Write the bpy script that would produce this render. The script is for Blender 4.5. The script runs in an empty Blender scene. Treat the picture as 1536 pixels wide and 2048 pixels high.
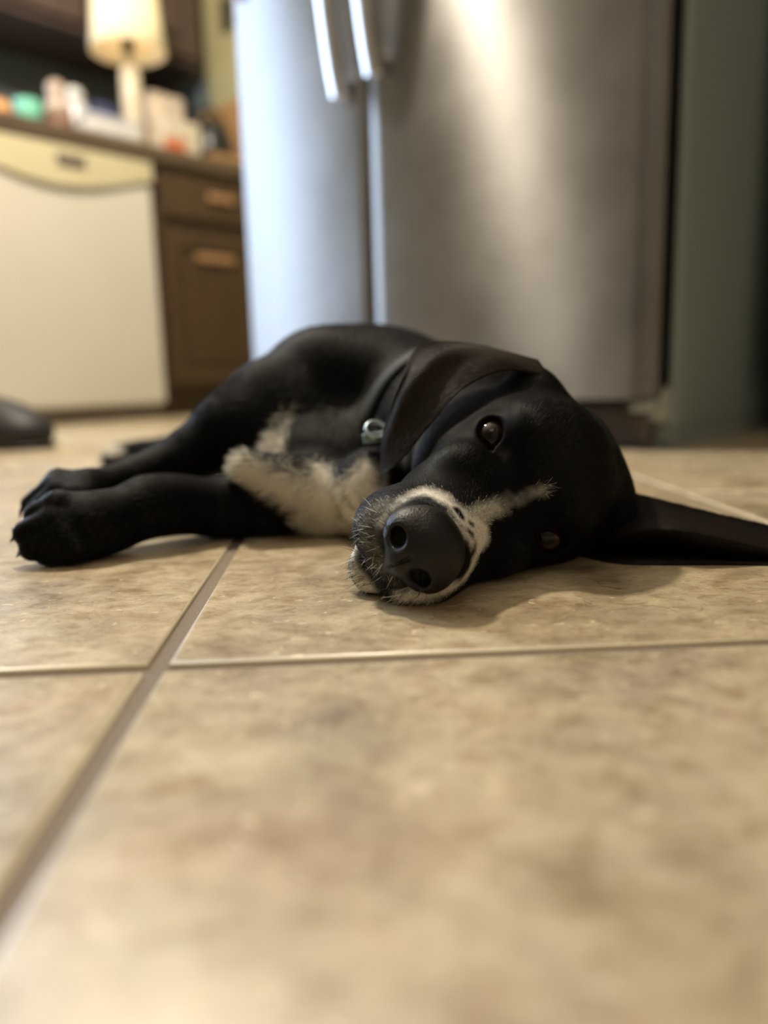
import bpy, bmesh, math, random
import numpy as np
from math import sin, cos, radians, pi
from mathutils import Vector, Matrix, Quaternion
random.seed(7)
RNG = np.random.default_rng(11)
S = bpy.context.scene
COL = S.collection

# ------------------------------------------------------------------ camera
CAM_H = 0.12
PITCH, ROLL, FPX = radians(10.15), radians(1.5), 1540.0
cR = Vector((1, 0, 0)); cF = Vector((0, cos(PITCH), -sin(PITCH))); cU = Vector((0, sin(PITCH), cos(PITCH)))
cI = cos(ROLL) * cR - sin(ROLL) * cU
cJ = sin(ROLL) * cR + cos(ROLL) * cU
cC = Vector((0, 0, CAM_H))
cd = bpy.data.cameras.new('camera'); cam = bpy.data.objects.new('camera', cd); COL.objects.link(cam)
m = Matrix((cI, cJ, -cF)).transposed().to_4x4(); m.translation = cC
cam.matrix_world = m
cd.sensor_fit = 'VERTICAL'; cd.sensor_height = 36.0; cd.sensor_width = 27.0
cd.lens = FPX / 2048 * 36.0
cd.clip_start = 0.01
cd.dof.use_dof = True; cd.dof.focus_distance = 0.425; cd.dof.aperture_fstop = 2.5
S.camera = cam
def P(px, py, y):
    """a point of the photograph's frame put at world depth y"""
    d = cF + (px - 768) / FPX * cI + (1024 - py) / FPX * cJ
    return np.array(cC + d * (y / d.y))

# kitchen frame: x' along the fridge front (to the right), y' into the back wall
KA = radians(42.3)
KM = Matrix.Rotation(-KA, 4, 'Z'); KM.translation = Vector((0.389, 1.094, 0))
def K(x, y, z=0): return KM @ Vector((x, y, z))

# ------------------------------------------------------------------ world, lights, exposure
S.view_settings.view_transform = 'Standard'; S.view_settings.look = 'None'
S.view_settings.gamma = 1.0; S.view_settings.use_curve_mapping = False
S.view_settings.exposure = 0.14
w = bpy.data.worlds.new('world'); S.world = w; w.use_nodes = True
w.node_tree.nodes['Background'].inputs[0].default_value = (0.75, 0.83, 1.0, 1)
w.node_tree.nodes['Background'].inputs[1].default_value = 0.6
S.cycles.use_denoising = True
S.cycles.max_bounces = 8; S.cycles.diffuse_bounces = 4; S.cycles.glossy_bounces = 4
S.cycles.sample_clamp_indirect = 4.0
def area(name, loc, direction, sx, sy, power, color):
    l = bpy.data.lights.new(name, 'AREA'); l.shape = 'RECTANGLE'; l.size = sx; l.size_y = sy
    l.energy = power; l.color = color
    o = bpy.data.objects.new(name, l); COL.objects.link(o); o.location = loc
    o.rotation_euler = Vector(direction).to_track_quat('-Z', 'Y').to_euler()
    return o
kx = KM.to_3x3() @ Vector((1, 0, 0)); ky = KM.to_3x3() @ Vector((0, 1, 0))
# daylight coming in through the glass door at the end of the worktop
area('window_daylight', K(-2.36, -0.76, 1.05), kx, 0.76, 1.94, 42, (0.60, 0.76, 1.0))
def bulb(name, loc, power, color, size):
    l = bpy.data.lights.new(name, 'POINT'); l.energy = power; l.color = color; l.shadow_soft_size = size
    o = bpy.data.objects.new(name, l); COL.objects.link(o); o.location = loc; return o
bulb('pendant_lamp', K(-0.90, -0.50, 1.72), 125, (1.0, 0.88, 0.70), 0.06)
area('ceiling_fill', K(0.55, -1.3, 2.40), (0, 0, -1), 1.0, 0.7, 3.5, (1.0, 0.92, 0.80))  # added fill without a fixture, lifts the fridge side and near floor

# ------------------------------------------------------------------ helpers: objects
def tag(o, label=None, cat=None, group=None, kind=None):
    if label: o['label'] = label
    if cat: o['category'] = cat
    if group: o['group'] = group
    if kind: o['kind'] = kind
    return o
def empty(name, loc=(0, 0, 0), label=None, cat=None, group=None, rz=0.0):
    o = bpy.data.objects.new(name, None); COL.objects.link(o); o.location = loc; o.rotation_euler = (0, 0, rz)
    o.empty_display_size = 0.05
    return tag(o, label, cat, group)
def link(name, me, parent=None, smooth=False, mats=None):
    o = bpy.data.objects.new(name, me); COL.objects.link(o)
    if parent: o.parent = parent
    if mats:
        for mm in (mats if isinstance(mats, (list, tuple)) else [mats]): me.materials.append(mm)
    if smooth: me.polygons.foreach_set('use_smooth', [True] * len(me.polygons))
    return o
class MB:
    """collects shapes and links them as one mesh"""
    def __init__(s): s.bm = bmesh.new(); s.mi = 0
    def _fin(s, verts, mat=None, bevel=0, seg=2):
        if mat is not None: bmesh.ops.transform(s.bm, matrix=mat, verts=verts)
        if bevel:
            es = list({e for v in verts for e in v.link_edges})
            bmesh.ops.bevel(s.bm, geom=es, offset=bevel, segments=seg, profile=0.5, affect='EDGES')
    def _setmi(s, n0):
        s.bm.faces.ensure_lookup_table()
        for f in s.bm.faces[n0:]: f.material_index = s.mi
    def box(s, x0, x1, y0, y1, z0, z1, bevel=0, seg=2, mat=None):
        n0 = len(s.bm.faces)
        r = bmesh.ops.create_cube(s.bm, size=1)
        M = Matrix.Translation(((x0 + x1) / 2, (y0 + y1) / 2, (z0 + z1) / 2)) @ Matrix.Diagonal((x1 - x0, y1 - y0, z1 - z0, 1))
        if mat is not None: M = mat @ M
        s._fin(r['verts'], M, bevel, seg); s._setmi(n0) if not bevel else None
        return s
    def lathe(s, prof, n=32, mat=None, cap=True):
        rings = []
        for r, z in prof:
            rings.append([s.bm.verts.new((mat or Matrix()) @ Vector((r * cos(2 * pi * i / n), r * sin(2 * pi * i / n), z))) for i in range(n)])
        for a, b in zip(rings, rings[1:]):
            for i in range(n):
                f = s.bm.faces.new((a[i], a[(i + 1) % n], b[(i + 1) % n], b[i])); f.material_index = s.mi
        if cap:
            s.bm.faces.new(rings[0][::-1]); s.bm.faces.new(rings[-1])
        return s
    def sweep(s, pts, prof, n_up=Vector((0, 0, 1)), taper=None):
        """prof: list of (u,v) section points; u along side, v along normal"""
        rings = []
        pts = [Vector(p) for p in pts]
        for i, p in enumerate(pts):
            t = (pts[min(i + 1, len(pts) - 1)] - pts[max(i - 1, 0)]).normalized()
            side = t.cross(n_up).normalized(); nn = side.cross(t).normalized()
            k = taper[i] if taper else 1
            rings.append([s.bm.verts.new(p + side * u * k + nn * v * k) for u, v in prof])
        n = len(prof)
        for a, b in zip(rings, rings[1:]):
            for i in range(n): s.bm.faces.new((a[i], a[(i + 1) % n], b[(i + 1) % n], b[i]))
        s.bm.faces.new(rings[0][::-1]); s.bm.faces.new(rings[-1])
        return s
    def build(s, name, mats, parent=None, smooth=False, auto=False):
        bmesh.ops.recalc_face_normals(s.bm, faces=s.bm.faces)
        me = bpy.data.meshes.new(name); s.bm.to_mesh(me); s.bm.free()
        o = link(name, me, parent, smooth, mats)
        if auto:
            me.polygons.foreach_set('use_smooth', [True] * len(me.polygons))
            md = o.modifiers.new('ws', 'WEIGHTED_NORMAL'); md.keep_sharp = True
        return o
def circ(r, n=12, sx=1, sy=1): return [(r * sx * cos(2 * pi * i / n), r * sy * sin(2 * pi * i / n)) for i in range(n)]

# ------------------------------------------------------------------ helpers: materials
class NT:
    def __init__(s, name):
        s.m = bpy.data.materials.new(name); s.m.use_nodes = True; s.t = s.m.node_tree; s.n = s.t.nodes; s.l = s.t.links
        s.b = s.n['Principled BSDF']
    def node(s, t, **kw):
        n = s.n.new(t)
        for k, v in kw.items(): setattr(n, k, v)
        return n
    def con(s, a, b): s.l.new(a, b)
    def coords(s, sc=(1, 1, 1), rot=(0, 0, 0), kind='Object'):
        tc = s.node('ShaderNodeTexCoord'); mp = s.node('ShaderNodeMapping')
        mp.inputs['Scale'].default_value = sc; mp.inputs['Rotation'].default_value = rot
        s.con(tc.outputs[kind], mp.inputs[0]); return mp.outputs[0]
    def noise(s, vec, scale, detail=4, rough=0.55, dist=0.0):
        n = s.node('ShaderNodeTexNoise'); n.inputs['Scale'].default_value = scale; n.inputs['Detail'].default_value = detail
        n.inputs['Roughness'].default_value = rough; n.inputs['Distortion'].default_value = dist
        s.con(vec, n.inputs['Vector']); return n.outputs['Fac']
    def ramp(s, fac, stops, interp='LINEAR'):
        r = s.node('ShaderNodeValToRGB'); cr = r.color_ramp; cr.interpolation = interp
        while len(cr.elements) > 1: cr.elements.remove(cr.elements[-1])
        for i, (p, c) in enumerate(stops):
            e = cr.elements[0] if i == 0 else cr.elements.new(p)
            e.position = p; e.color = (*c, 1) if len(c) == 3 else c
        s.con(fac, r.inputs[0]); return r.outputs[0]
    def mix(s, a, b, fac, mode='MIX'):
        n = s.node('ShaderNodeMix', data_type='RGBA', blend_type=mode)
        for sock, v in ((n.inputs[6], a), (n.inputs[7], b)):
            if isinstance(v, tuple): sock.default_value = (*v, 1) if len(v) == 3 else v
            else: s.con(v, sock)
        if isinstance(fac, float): n.inputs[0].default_value = fac
        else: s.con(fac, n.inputs[0])
        return n.outputs[2]
    def bump(s, h, strength=0.2, dist=0.001):
        b = s.node('ShaderNodeBump'); b.inputs['Strength'].default_value = strength; b.inputs['Distance'].default_value = dist
        s.con(h, b.inputs['Height']); s.con(b.outputs[0], s.b.inputs['Normal'])
    def set(s, **kw):
        for k, v in kw.items():
            i = s.b.inputs[k.replace('_', ' ')]
            if isinstance(v, tuple) and len(v) == 3: i.default_value = (*v, 1)
            elif isinstance(v, (int, float, tuple)): i.default_value = v
            else: s.con(v, i)
        return s
def simple(name, color, rough=0.5, metal=0.0, var=0.12, scale=30, **kw):
    n = NT(name); v = n.coords(); f = n.noise(v, scale, 3)
    lo = tuple(c * (1 - var) for c in color); hi = tuple(min(1, c * (1 + var)) for c in color)
    n.set(Base_Color=n.ramp(f, [(0.3, lo), (0.7, hi)]), Roughness=rough, Metallic=metal, **kw)
    return n.m
def wood(name, dark, light, rough=0.4, scale=1.0, axis='Z'):
    n = NT(name)
    sc = {'Z': (14, 14, 1.2), 'X': (1.2, 14, 14), 'Y': (14, 1.2, 14)}[axis]
    v = n.coords(tuple(c * scale for c in sc)); f = n.noise(v, 3.0, 6, 0.6, 1.5)
    n.set(Base_Color=n.ramp(f, [(0.3, dark), (0.7, light)]), Roughness=rough)
    n.bump(f, 0.1, 0.0005); return n.m

# travertine-look porcelain tile
def tile_mat():
    n = NT('beige_travertine_tile'); v = n.coords((1, 1, 1))
    vs = n.coords((1.0, 1.5, 1.0), (0, 0, radians(8)))
    big = n.noise(v, 13, 4, 0.6, 0.6)
    base = n.ramp(big, [(0.30, (0.27, 0.215, 0.145)), (0.44, (0.42, 0.345, 0.235)), (0.58, (0.54, 0.465, 0.33)), (0.68, (0.44, 0.345, 0.245)), (0.78, (0.50, 0.43, 0.31))])
    blot = n.noise(n.coords((1.0, 1.2, 1.0), (0, 0, 1.1)), 9, 5, 0.65, 0.4)
    base = n.mix(base, n.ramp(blot, [(0.36, (0.80, 0.79, 0.84)), (0.48, (1.0, 1.02, 0.98)), (0.60, (1.03, 0.99, 0.95)), (0.68, (1.0, 0.86, 0.80))]), 0.9, 'MULTIPLY')
    mid = n.noise(vs, 52, 7, 0.72, 0.5)
    base = n.mix(base, n.ramp(mid, [(0.34, (0.60, 0.50, 0.38)), (0.5, (0.92, 0.9, 0.86)), (0.66, (1.12, 1.10, 1.06))]), 0.75, 'MULTIPLY')
    fine = n.noise(vs, 260, 5, 0.72, 0.8)
    base = n.mix(base, n.ramp(fine, [(0.36, (0.62, 0.56, 0.50)), (0.46, (1, 1, 1))]), 0.9, 'MULTIPLY')
    chip = n.noise(n.coords((1.0, 1.4, 1.0), (0, 0, radians(-14))), 105, 3, 0.5, 0.9)
    cm = n.ramp(chip, [(0.665, (0, 0, 0)), (0.69, (1, 1, 1))])
    base = n.mix(base, (0.70, 0.60, 0.43), n.mix((0, 0, 0), cm, 0.8))
    hair = n.noise(n.coords((1.0, 1.3, 1.0), (0, 0, 0.7)), 30, 3, 0.5, 2.0)
    hm = n.ramp(hair, [(0.495, (1, 1, 1)), (0.5, (0.70, 0.64, 0.58)), (0.505, (1, 1, 1))])
    base = n.mix(base, hm, 0.5, 'MULTIPLY')
    rr = n.ramp(mid, [(0.35, (0.30,) * 3), (0.65, (0.42,) * 3)])
    n.set(Base_Color=base, Roughness=rr, Specular_IOR_Level=0.8)
    n.bump(n.mix(n.noise(v, 55, 5, 0.6), fine, 0.5), 0.10, 0.0005)
    return n.m
def grout_mat():
    n = NT('taupe_grout'); v = n.coords(); f = n.noise(v, 700, 4, 0.7)
    n.set(Base_Color=n.ramp(f, [(0.3, (0.15, 0.115, 0.085)), (0.7, (0.27, 0.22, 0.17))]), Roughness=0.85)
    n.bump(f, 0.6, 0.0006); return n.m
def steel_mat():
    n = NT('brushed_stainless_steel'); v = n.coords((2, 2, 260)); f = n.noise(v, 4, 3, 0.6)
    tg = n.node('ShaderNodeTangent', direction_type='RADIAL', axis='Z')
    sm = n.noise(n.coords((1, 1, 1)), 7, 4, 0.6)
    n.set(Base_Color=n.ramp(sm, [(0.3, (0.19, 0.185, 0.18)), (0.7, (0.25, 0.245, 0.24))]), Metallic=1.0,
          Roughness=n.ramp(sm, [(0.3, (0.40,) * 3), (0.7, (0.46,) * 3)]), Anisotropic=0.94, Anisotropic_Rotation=0.25)
    n.con(tg.outputs[0], n.b.inputs['Tangent'])
    n.bump(f, 0.03, 0.0003)
    return n.m
M = {}
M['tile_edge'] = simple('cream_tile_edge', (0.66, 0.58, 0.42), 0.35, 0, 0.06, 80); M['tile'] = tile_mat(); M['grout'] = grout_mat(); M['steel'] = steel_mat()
M['steel_bright'] = simple('polished_handle_steel', (0.72, 0.73, 0.75), 0.28, 1.0, 0.05)
M['fridge_side'] = simple('grey_green_fridge_side', (0.33, 0.40, 0.385), 0.42, 0.0, 0.06, 200)
M['gasket'] = simple('black_rubber_gasket', (0.006, 0.007, 0.007), 0.6)
M['grille'] = simple('grey_brown_plastic_grille', (0.15, 0.125, 0.11), 0.5)
M['hinge'] = simple('pale_grey_hinge', (0.34, 0.36, 0.34), 0.45)
M['magnet'] = simple('dark_red_magnet', (0.15, 0.03, 0.02), 0.5)
M['dw'] = simple('cream_dishwasher_enamel', (0.62, 0.58, 0.50), 0.32, 0, 0.02, 6)
M['dw_panel'] = simple('yellowed_cream_plastic', (0.52, 0.46, 0.30), 0.4, 0, 0.03, 6)
M['dw_dark'] = simple('dark_latch_plastic', (0.16, 0.13, 0.11), 0.45)  # dark brown plastic of the latch and toe panel
M['cab'] = wood('dark_stained_oak', (0.045, 0.024, 0.012), (0.085, 0.048, 0.022), 0.42)
M['cab_up'] = wood('dark_walnut_wall_cabinet', (0.045, 0.028, 0.024), (0.085, 0.055, 0.045), 0.4)
M['pantry'] = wood('very_dark_brown_wood', (0.012, 0.007, 0.004), (0.022, 0.012, 0.007), 0.5)
M['pull'] = simple('tan_wooden_pull', (0.36, 0.2, 0.10), 0.4)
M['counter'] = wood('dark_counter_edge', (0.07, 0.045, 0.03), (0.13, 0.09, 0.055), 0.35, axis='Y')
M['wall'] = simple('khaki_painted_wall', (0.34, 0.31, 0.17), 0.8, 0, 0.03, 5)
M['wall_pale'] = simple('tan_painted_wall', (0.26, 0.22, 0.17), 0.85, 0, 0.03, 5)
M['wall_grey'] = simple('slate_blue_backsplash', (0.13, 0.155, 0.165), 0.3, 0, 0.1, 8)
M['ceil'] = simple('white_ceiling_paint', (0.50, 0.46, 0.39), 0.9, 0, 0.02, 5)
M['white_trim'] = simple('white_window_trim', (0.75, 0.75, 0.73), 0.5)

def objk(mb, name, mats, parent=None, **kw):
    """build a mesh written in kitchen coordinates"""
    o = mb.build(name, mats, parent, **kw)
    if parent is None: o.matrix_world = KM
    return o

# ------------------------------------------------------------------ floor of square tiles laid on the diagonal
TS, GW = 0.4065, 0.0086
fb = bmesh.new()
def slab(bm, x0, x1, y0, y1, z, mi):
    vs = [bm.verts.new(p) for p in ((x0, y0, z), (x1, y0, z), (x1, y1, z), (x0, y1, z))]
    f = bm.faces.new(vs); f.material_index = mi
slab(fb, -4.2, 4.2, -4.2, 4.2, -0.0028, 1)
bev = [(0.0, -0.004), (0.0, -0.0020), (0.0003, -0.0012), (0.0010, -0.0005), (0.0020, -0.00012), (0.0034, 0.0)]
for i in range(-10, 10):
    for j in range(-10, 10):
        x0, x1 = i * TS + GW / 2, (i + 1) * TS - GW / 2; y0, y1 = j * TS + GW / 2, (j + 1) * TS - GW / 2
        rings = []
        for d, z in bev:
            rings.append([fb.verts.new(p) for p in ((x0 + d, y0 + d, z), (x1 - d, y0 + d, z), (x1 - d, y1 - d, z), (x0 + d, y1 - d, z))])
        for r_i, (a, b) in enumerate(zip(rings, rings[1:])):
            for k in range(4):
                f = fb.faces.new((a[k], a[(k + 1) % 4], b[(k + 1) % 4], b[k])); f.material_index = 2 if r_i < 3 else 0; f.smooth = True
        f = fb.faces.new(rings[-1]); f.material_index = 0; f.smooth = True
me = bpy.data.meshes.new('floor'); fb.to_mesh(me); fb.free()
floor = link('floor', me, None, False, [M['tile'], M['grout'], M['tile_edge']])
floor.location = (-0.0990, 0.3115, 0); floor.rotation_euler = (0, 0, radians(2.7)); tag(floor, kind='structure')

# ------------------------------------------------------------------ room shell
def struct(mb, name, mat):
    o = objk(mb, name, mat); tag(o, kind='structure'); return o
XL, XR, YB, YF, ZC = -2.38, 1.25, 0.82, -3.7, 2.45
wl = MB()   # left wall with the glass door opening  
for y0, y1, z0, z1 in ((-0.37, YB, 0, ZC), (-1.15, -0.37, 2.04, ZC), (YF, -1.15, 0, ZC)):
    wl.box(XL - 0.12, XL, y0, y1, z0, z1)
struct(wl, 'wall_left', M['wall'])
struct(MB().box(XL - 0.12, XR + 0.12, YB, YB + 0.12, 0, ZC), 'wall_back', M['wall'])
struct(MB().box(XR, XR + 0.12, YF, YB, 0, ZC), 'wall_right', M['wall_pale'])
struct(MB().box(XL - 0.12, XR + 0.12, YF - 0.12, YF, 0, ZC), 'wall_front', M['wall_pale'])
struct(MB().box(XL - 0.12, XR + 0.12, YF - 0.12, YB + 0.12, ZC, ZC + 0.1), 'ceiling', M['ceil'])
wf = MB()
for y0, y1, z0, z1 in ((-1.20, -1.13, 0.0, 2.08), (-0.39, -0.32, 0.0, 2.08), (-1.13, -0.39, 2.02, 2.08), (-1.13, -0.39, 0.0, 0.06)):
    wf.box(XL, XL + 0.02, y0, y1, z0, z1, 0.003)
struct(wf, 'door_1', M['white_trim'])

# ------------------------------------------------------------------ refrigerator
fr = empty('refrigerator', K(0, 0), 'side by side stainless steel refrigerator with two bowed handles and grey side', 'refrigerator', rz=-KA)
def door_slab(x0, x1, z0, z1, bulge, yb, name, mat):
    mb = MB(); bm = mb.bm; N = 28; r = 0.012
    prof = []
    for i in range(N + 1):
        t = i / N; x = x0 + (x1 - x0) * t
        y = -bulge * (1 - ((x - XC) / XW) ** 2) + bulge * 0.0
        e = min(t, 1 - t) * (x1 - x0)
        if e < r: y += r - math.sqrt(max(0, r * r - (r - e) ** 2))
        prof.append((x, y))
    prof += [(x1, yb), (x0, yb)]
    lo = [bm.verts.new((x, y, z0)) for x, y in prof]; hi = [bm.verts.new((x, y, z1)) for x, y in prof]
    n = len(prof)
    for i in range(n): bm.faces.new((lo[i], lo[(i + 1) % n], hi[(i + 1) % n], hi[i]))
    bm.faces.new(lo[::-1]); bm.faces.new(hi)
    bmesh.ops.bevel(bm, geom=[e for e in bm.edges if abs(e.verts[0].co.z - e.verts[1].co.z) < 1e-6 and len(e.link_faces) == 2 and (e.verts[0].co.y < yb - 1e-4 or e.verts[1].co.y < yb - 1e-4)], offset=0.006, segments=3, affect='EDGES')
    o = mb.build(name, mat, fr, smooth=True)
    md = o.modifiers.new('es', 'EDGE_SPLIT'); md.split_angle = radians(35)
    return o
XC, XW = -0.4525, 0.4525
SEAM = -0.522
door_slab(-0.905, SEAM - 0.0016, 0.075, 1.75, 0.030, 0.05, 'freezer_door', M['steel'])
rd = door_slab(SEAM + 0.0016, -0.004, 0.075, 1.75, 0.030, 0.05, 'fridge_door', M['steel'])
MB().box(-0.895, -0.012, 0.05, 0.068, 0.085, 1.74).build('door_gasket', M['gasket'], fr)
MB().box(-0.905, 0.0, 0.068, 0.74, 0.03, 1.755, 0.006).build('cabinet_shell', M['fridge_side'], fr)
g = MB().box(-0.88, -0.03, 0.045, 0.075, 0.006, 0.066, 0.004)
for i in range(5): g.box(-0.86, -0.05, 0.040, 0.046, 0.012 + i * 0.010, 0.017 + i * 0.010)
g.build('base_grille', M['grille'], fr)
MB().box(-0.895, -0.003, 0.066, 0.70, 0.0, 0.032).build('base_frame', M['fridge_side'], fr)
hb = MB().box(-0.045, -0.006, 0.006, 0.10, 0.056, 0.074, 0.004)
hb.lathe([(0.0, 0.040), (0.013, 0.042), (0.016, 0.05), (0.016, 0.084), (0.012, 0.092), (0.0, 0.093)], 20, Matrix.Translation((-0.012, 0.040, 0)), cap=False)
hb.build('lower_hinge', M['hinge'], fr, smooth=True)
for hx, s in ((SEAM - 0.033, -1), (SEAM + 0.048, 1)):
    h = MB(); pts = []
    zb = 0.592 if s < 0 else 0.606
    for i in range(25):
        t = i / 24; z = zb + t * 0.92
        pts.append((hx, -0.030 - 0.022 - 0.050 * (sin(pi * t)) ** 0.8, z))
    h.sweep(pts, [(-0.019, -0.004), (-0.017, 0.007), (-0.008, 0.012), (0.008, 0.012), (0.017, 0.007), (0.019, -0.004), (0.01, -0.009), (-0.01, -0.009)], n_up=Vector((0, -1, 0.0)))
    ho = h.build('door_handle', M['steel_bright'], fr, smooth=True)
    md = ho.modifiers.new('es', 'EDGE_SPLIT'); md.split_angle = radians(40)
    for zz in (zb + 0.012, zb + 0.908):
        MB().box(hx - 0.014, hx + 0.014, -0.050, -0.020, zz - 0.014, zz + 0.014, 0.003).build('handle_mount', M['steel_bright'], ho)
tag(link('fridge_magnet', (lambda mb: (mb.lathe([(0, 0), (0.014, 0), (0.015, 0.003), (0.012, 0.006), (0, 0.007)], 20, cap=False), mb)[1])(MB()).build('tmp', M['magnet']).data),
    'small dark red magnet high on the freezer door', 'magnet')
mg = bpy.data.objects['fridge_magnet']; bpy.data.objects.remove(bpy.data.objects['tmp'])
mg.matrix_world = KM @ Matrix.Translation((-0.86, -0.0062, 0.862)) @ Matrix.Rotation(radians(90), 4, 'X')

# ------------------------------------------------------------------ pantry cabinet right of the refrigerator
pt = empty('pantry_cabinet', K(0.05, 0.36), 'very dark brown tall cabinet right of the refrigerator', 'cabinet', rz=-KA)
MB().box(0.0, 0.75, 0.02, 0.45, 0.08, 2.2, 0.003).build('carcass', M['pantry'], pt)
MB().box(0.02, 0.73, 0.05, 0.44, 0.0, 0.08).build('toe_kick', M['pantry'], pt)
for x0 in (0.005, 0.378):
    d = MB().box(x0, x0 + 0.367, 0.0, 0.02, 0.09, 2.19, 0.003)
    d.build('door', M['pantry'], pt)

# ------------------------------------------------------------------ base cabinets, dishwasher, worktop (front plane x' = -1.76)
FX = -1.76
def panel_door(parent, y0, y1, z0, z1, mat, name, raised=True):
    """a cabinet front standing in the plane x'=0 of its parent, facing +x"""
    d = MB(); fw = 0.05
    d.box(0.0, 0.012, y0, y1, z0, z1, 0.002)
    d.box(0.010, 0.022, y0, y0 + fw, z0, z1, 0.003); d.box(0.010, 0.022, y1 - fw, y1, z0, z1, 0.003)
    d.box(0.010, 0.022, y0 + fw, y1 - fw, z1 - fw, z1, 0.003); d.box(0.010, 0.022, y0 + fw, y1 - fw, z0, z0 + fw, 0.003)
    if raised: d.box(0.010, 0.019, y0 + fw + 0.02, y1 - fw - 0.02, z0 + fw + 0.02, z1 - fw - 0.02, 0.005)
    return d.build(name, mat, parent)
def pull(parent, y, z, ln=0.10):
    h = MB(); h.box(0.020, 0.036, y - ln / 2, y + ln / 2, z - 0.013, z + 0.013, 0.006, 3)
    h.build('pull', M['pull'], parent)
def base_cabinet(y0, y1, label, doors=1):
    c = empty('base_cabinet', K(FX, y0), label, 'cabinet', rz=-KA)
    L = y1 - y0
    MB().box(-0.58, -0.001, 0.0, L, 0.09, 0.775).build('carcass', M['cab'], c)
    MB().box(-0.55, -0.05, 0.0, L, 0.0, 0.09).build('toe_kick', M['cab'], c)
    wdt = (L - 0.03) / doors
    for i in range(doors):
        a, b = 0.015 + i * wdt + 0.01, 0.015 + (i + 1) * wdt - 0.01
        dr = MB().box(0.0, 0.02, a, b, 0.625, 0.755, 0.005).build('drawer', M['cab'], c)
        pull(dr, (a + b) / 2, 0.70)
        dd = panel_door(c, a, b, 0.105, 0.585, M['cab'], 'door')
        pull(dd, (a + b) / 2 - 0.035, 0.508, 0.15)
    return c
base_cabinet(0.325, 0.815, 'dark brown base cabinet with drawer between dishwasher and refrigerator')

dw = empty('dishwasher', K(FX, -0.285), 'cream white dishwasher under the worktop with pale yellow control panel', 'dishwasher', rz=-KA)
MB().box(-0.56, 0.0, 0.0, 0.60, 0.06, 0.772).build('tub_housing', M['dw'], dw)
MB().box(0.0, 0.028, 0.004, 0.597, 0.045, 0.70, 0.012, 4).build('door_panel', M['dw'], dw, smooth=False)
cp = MB(); bm = cp.bm   # control panel whose lower edge sags in an arc
N = 24; fr_, bk_ = [], []
for i in range(N + 1):
    t = i / N; y = 0.004 + 0.593 * t
    zl = 0.712 - 0.052 * sin(pi * t) ** 1.3
    fr_.append((bm.verts.new((0.036 + 0.008 * sin(pi * t), y, zl)), bm.verts.new((0.034, y, 0.768)))); bk_.append((bm.verts.new((0.0, y, zl)), bm.verts.new((0.0, y, 0.768))))
for i in range(N):
    a, b, c_, d_ = fr_[i], fr_[i + 1], bk_[i], bk_[i + 1]
    for q in ((a[0], b[0], b[1], a[1]), (c_[0], c_[1], d_[1], d_[0]), (a[0], c_[0], d_[0], b[0]), (a[1], b[1], d_[1], c_[1])): bm.faces.new(q)
for i in (0, N): bm.faces.new((fr_[i][0], fr_[i][1], bk_[i][1], bk_[i][0]))
cp.build('control_panel', M['dw_panel'], dw)
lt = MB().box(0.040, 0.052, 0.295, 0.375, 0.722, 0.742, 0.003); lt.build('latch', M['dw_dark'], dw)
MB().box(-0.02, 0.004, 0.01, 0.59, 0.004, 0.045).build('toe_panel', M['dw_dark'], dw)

ct = objk(MB().box(-2.375, FX + 0.028, -0.30, 0.817, 0.778, 0.826, 0.006), 'worktop', M['counter'])
tag(ct, 'long dark brown worktop running over the dishwasher and base cabinets', 'worktop')
CT = 0.826
bs = objk(MB().box(XL, XL + 0.012, -0.13, 0.815, CT, 1.222), 'trim_1', M['wall_grey']); tag(bs, kind='structure')
bs2 = objk(MB().box(XL + 0.012, -2.09, 0.806, 0.818, CT, 1.222), 'trim_2', M['wall_grey']); tag(bs2, kind='structure')

uc = empty('wall_cabinet', K(-2.06, -0.12), 'dark walnut brown wall cabinets above the cluttered worktop', 'cabinet', rz=-KA)
MB().box(-0.318, 0.0, 0.0, 0.875, 1.222, 1.95).build('carcass', M['cab_up'], uc)
for a, b in ((0.01, 0.43), (0.44, 0.865)):
    panel_door(uc, a, b, 1.245, 1.93, M['cab_up'], 'door')

# ------------------------------------------------------------------ things on the worktop
def onk(name, x, y, z, label, cat, rz=0.0, group=None): return empty(name, K(x, y, z), label, cat, group, rz=-KA + rz)
def L1(name, prof, mat, x, y, label, cat, z=CT, n=28, tilt=None):
    o = MB().lathe(prof, n, cap=False).build(name, mat, None, smooth=True); tag(o, label, cat)
    o.matrix_world = KM @ Matrix.Translation((x, y, z)) @ (tilt or Matrix()); return o
lm = onk('table_lamp', -1.875, 0.355, CT, 'lit table lamp with cream shade on a pale column standing on the worktop', 'lamp')
ceramic = simple('pale_cream_ceramic', (0.60, 0.52, 0.39), 0.35)
def shade_mat():
    n = NT('glowing_cream_lampshade'); v = n.coords(); f = n.noise(v, 60, 3)
    n.set(Base_Color=n.ramp(f, [(0.3, (0.80, 0.68, 0.45)), (0.7, (0.88, 0.76, 0.52))]), Roughness=0.8,
          Emission_Color=(1.0, 0.78, 0.45, 1), Emission_Strength=0.14)
    return n.m
MB().lathe([(0, 0), (0.042, 0), (0.043, 0.012), (0.036, 0.022), (0.030, 0.035), (0.032, 0.06), (0.033, 0.17), (0.030, 0.245), (0.018, 0.262), (0.011, 0.27), (0.011, 0.33), (0, 0.33)], 28, cap=False).build('column', ceramic, lm, smooth=True)
sh = MB(); sh.lathe([(0.113, 0.30), (0.115, 0.301), (0.107, 0.37), (0.092, 0.56), (0.090, 0.56), (0.105, 0.37), (0.1115, 0.302), (0.113, 0.30)], 48, cap=False)
sh.build('shade', shade_mat(), lm, smooth=True)
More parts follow.
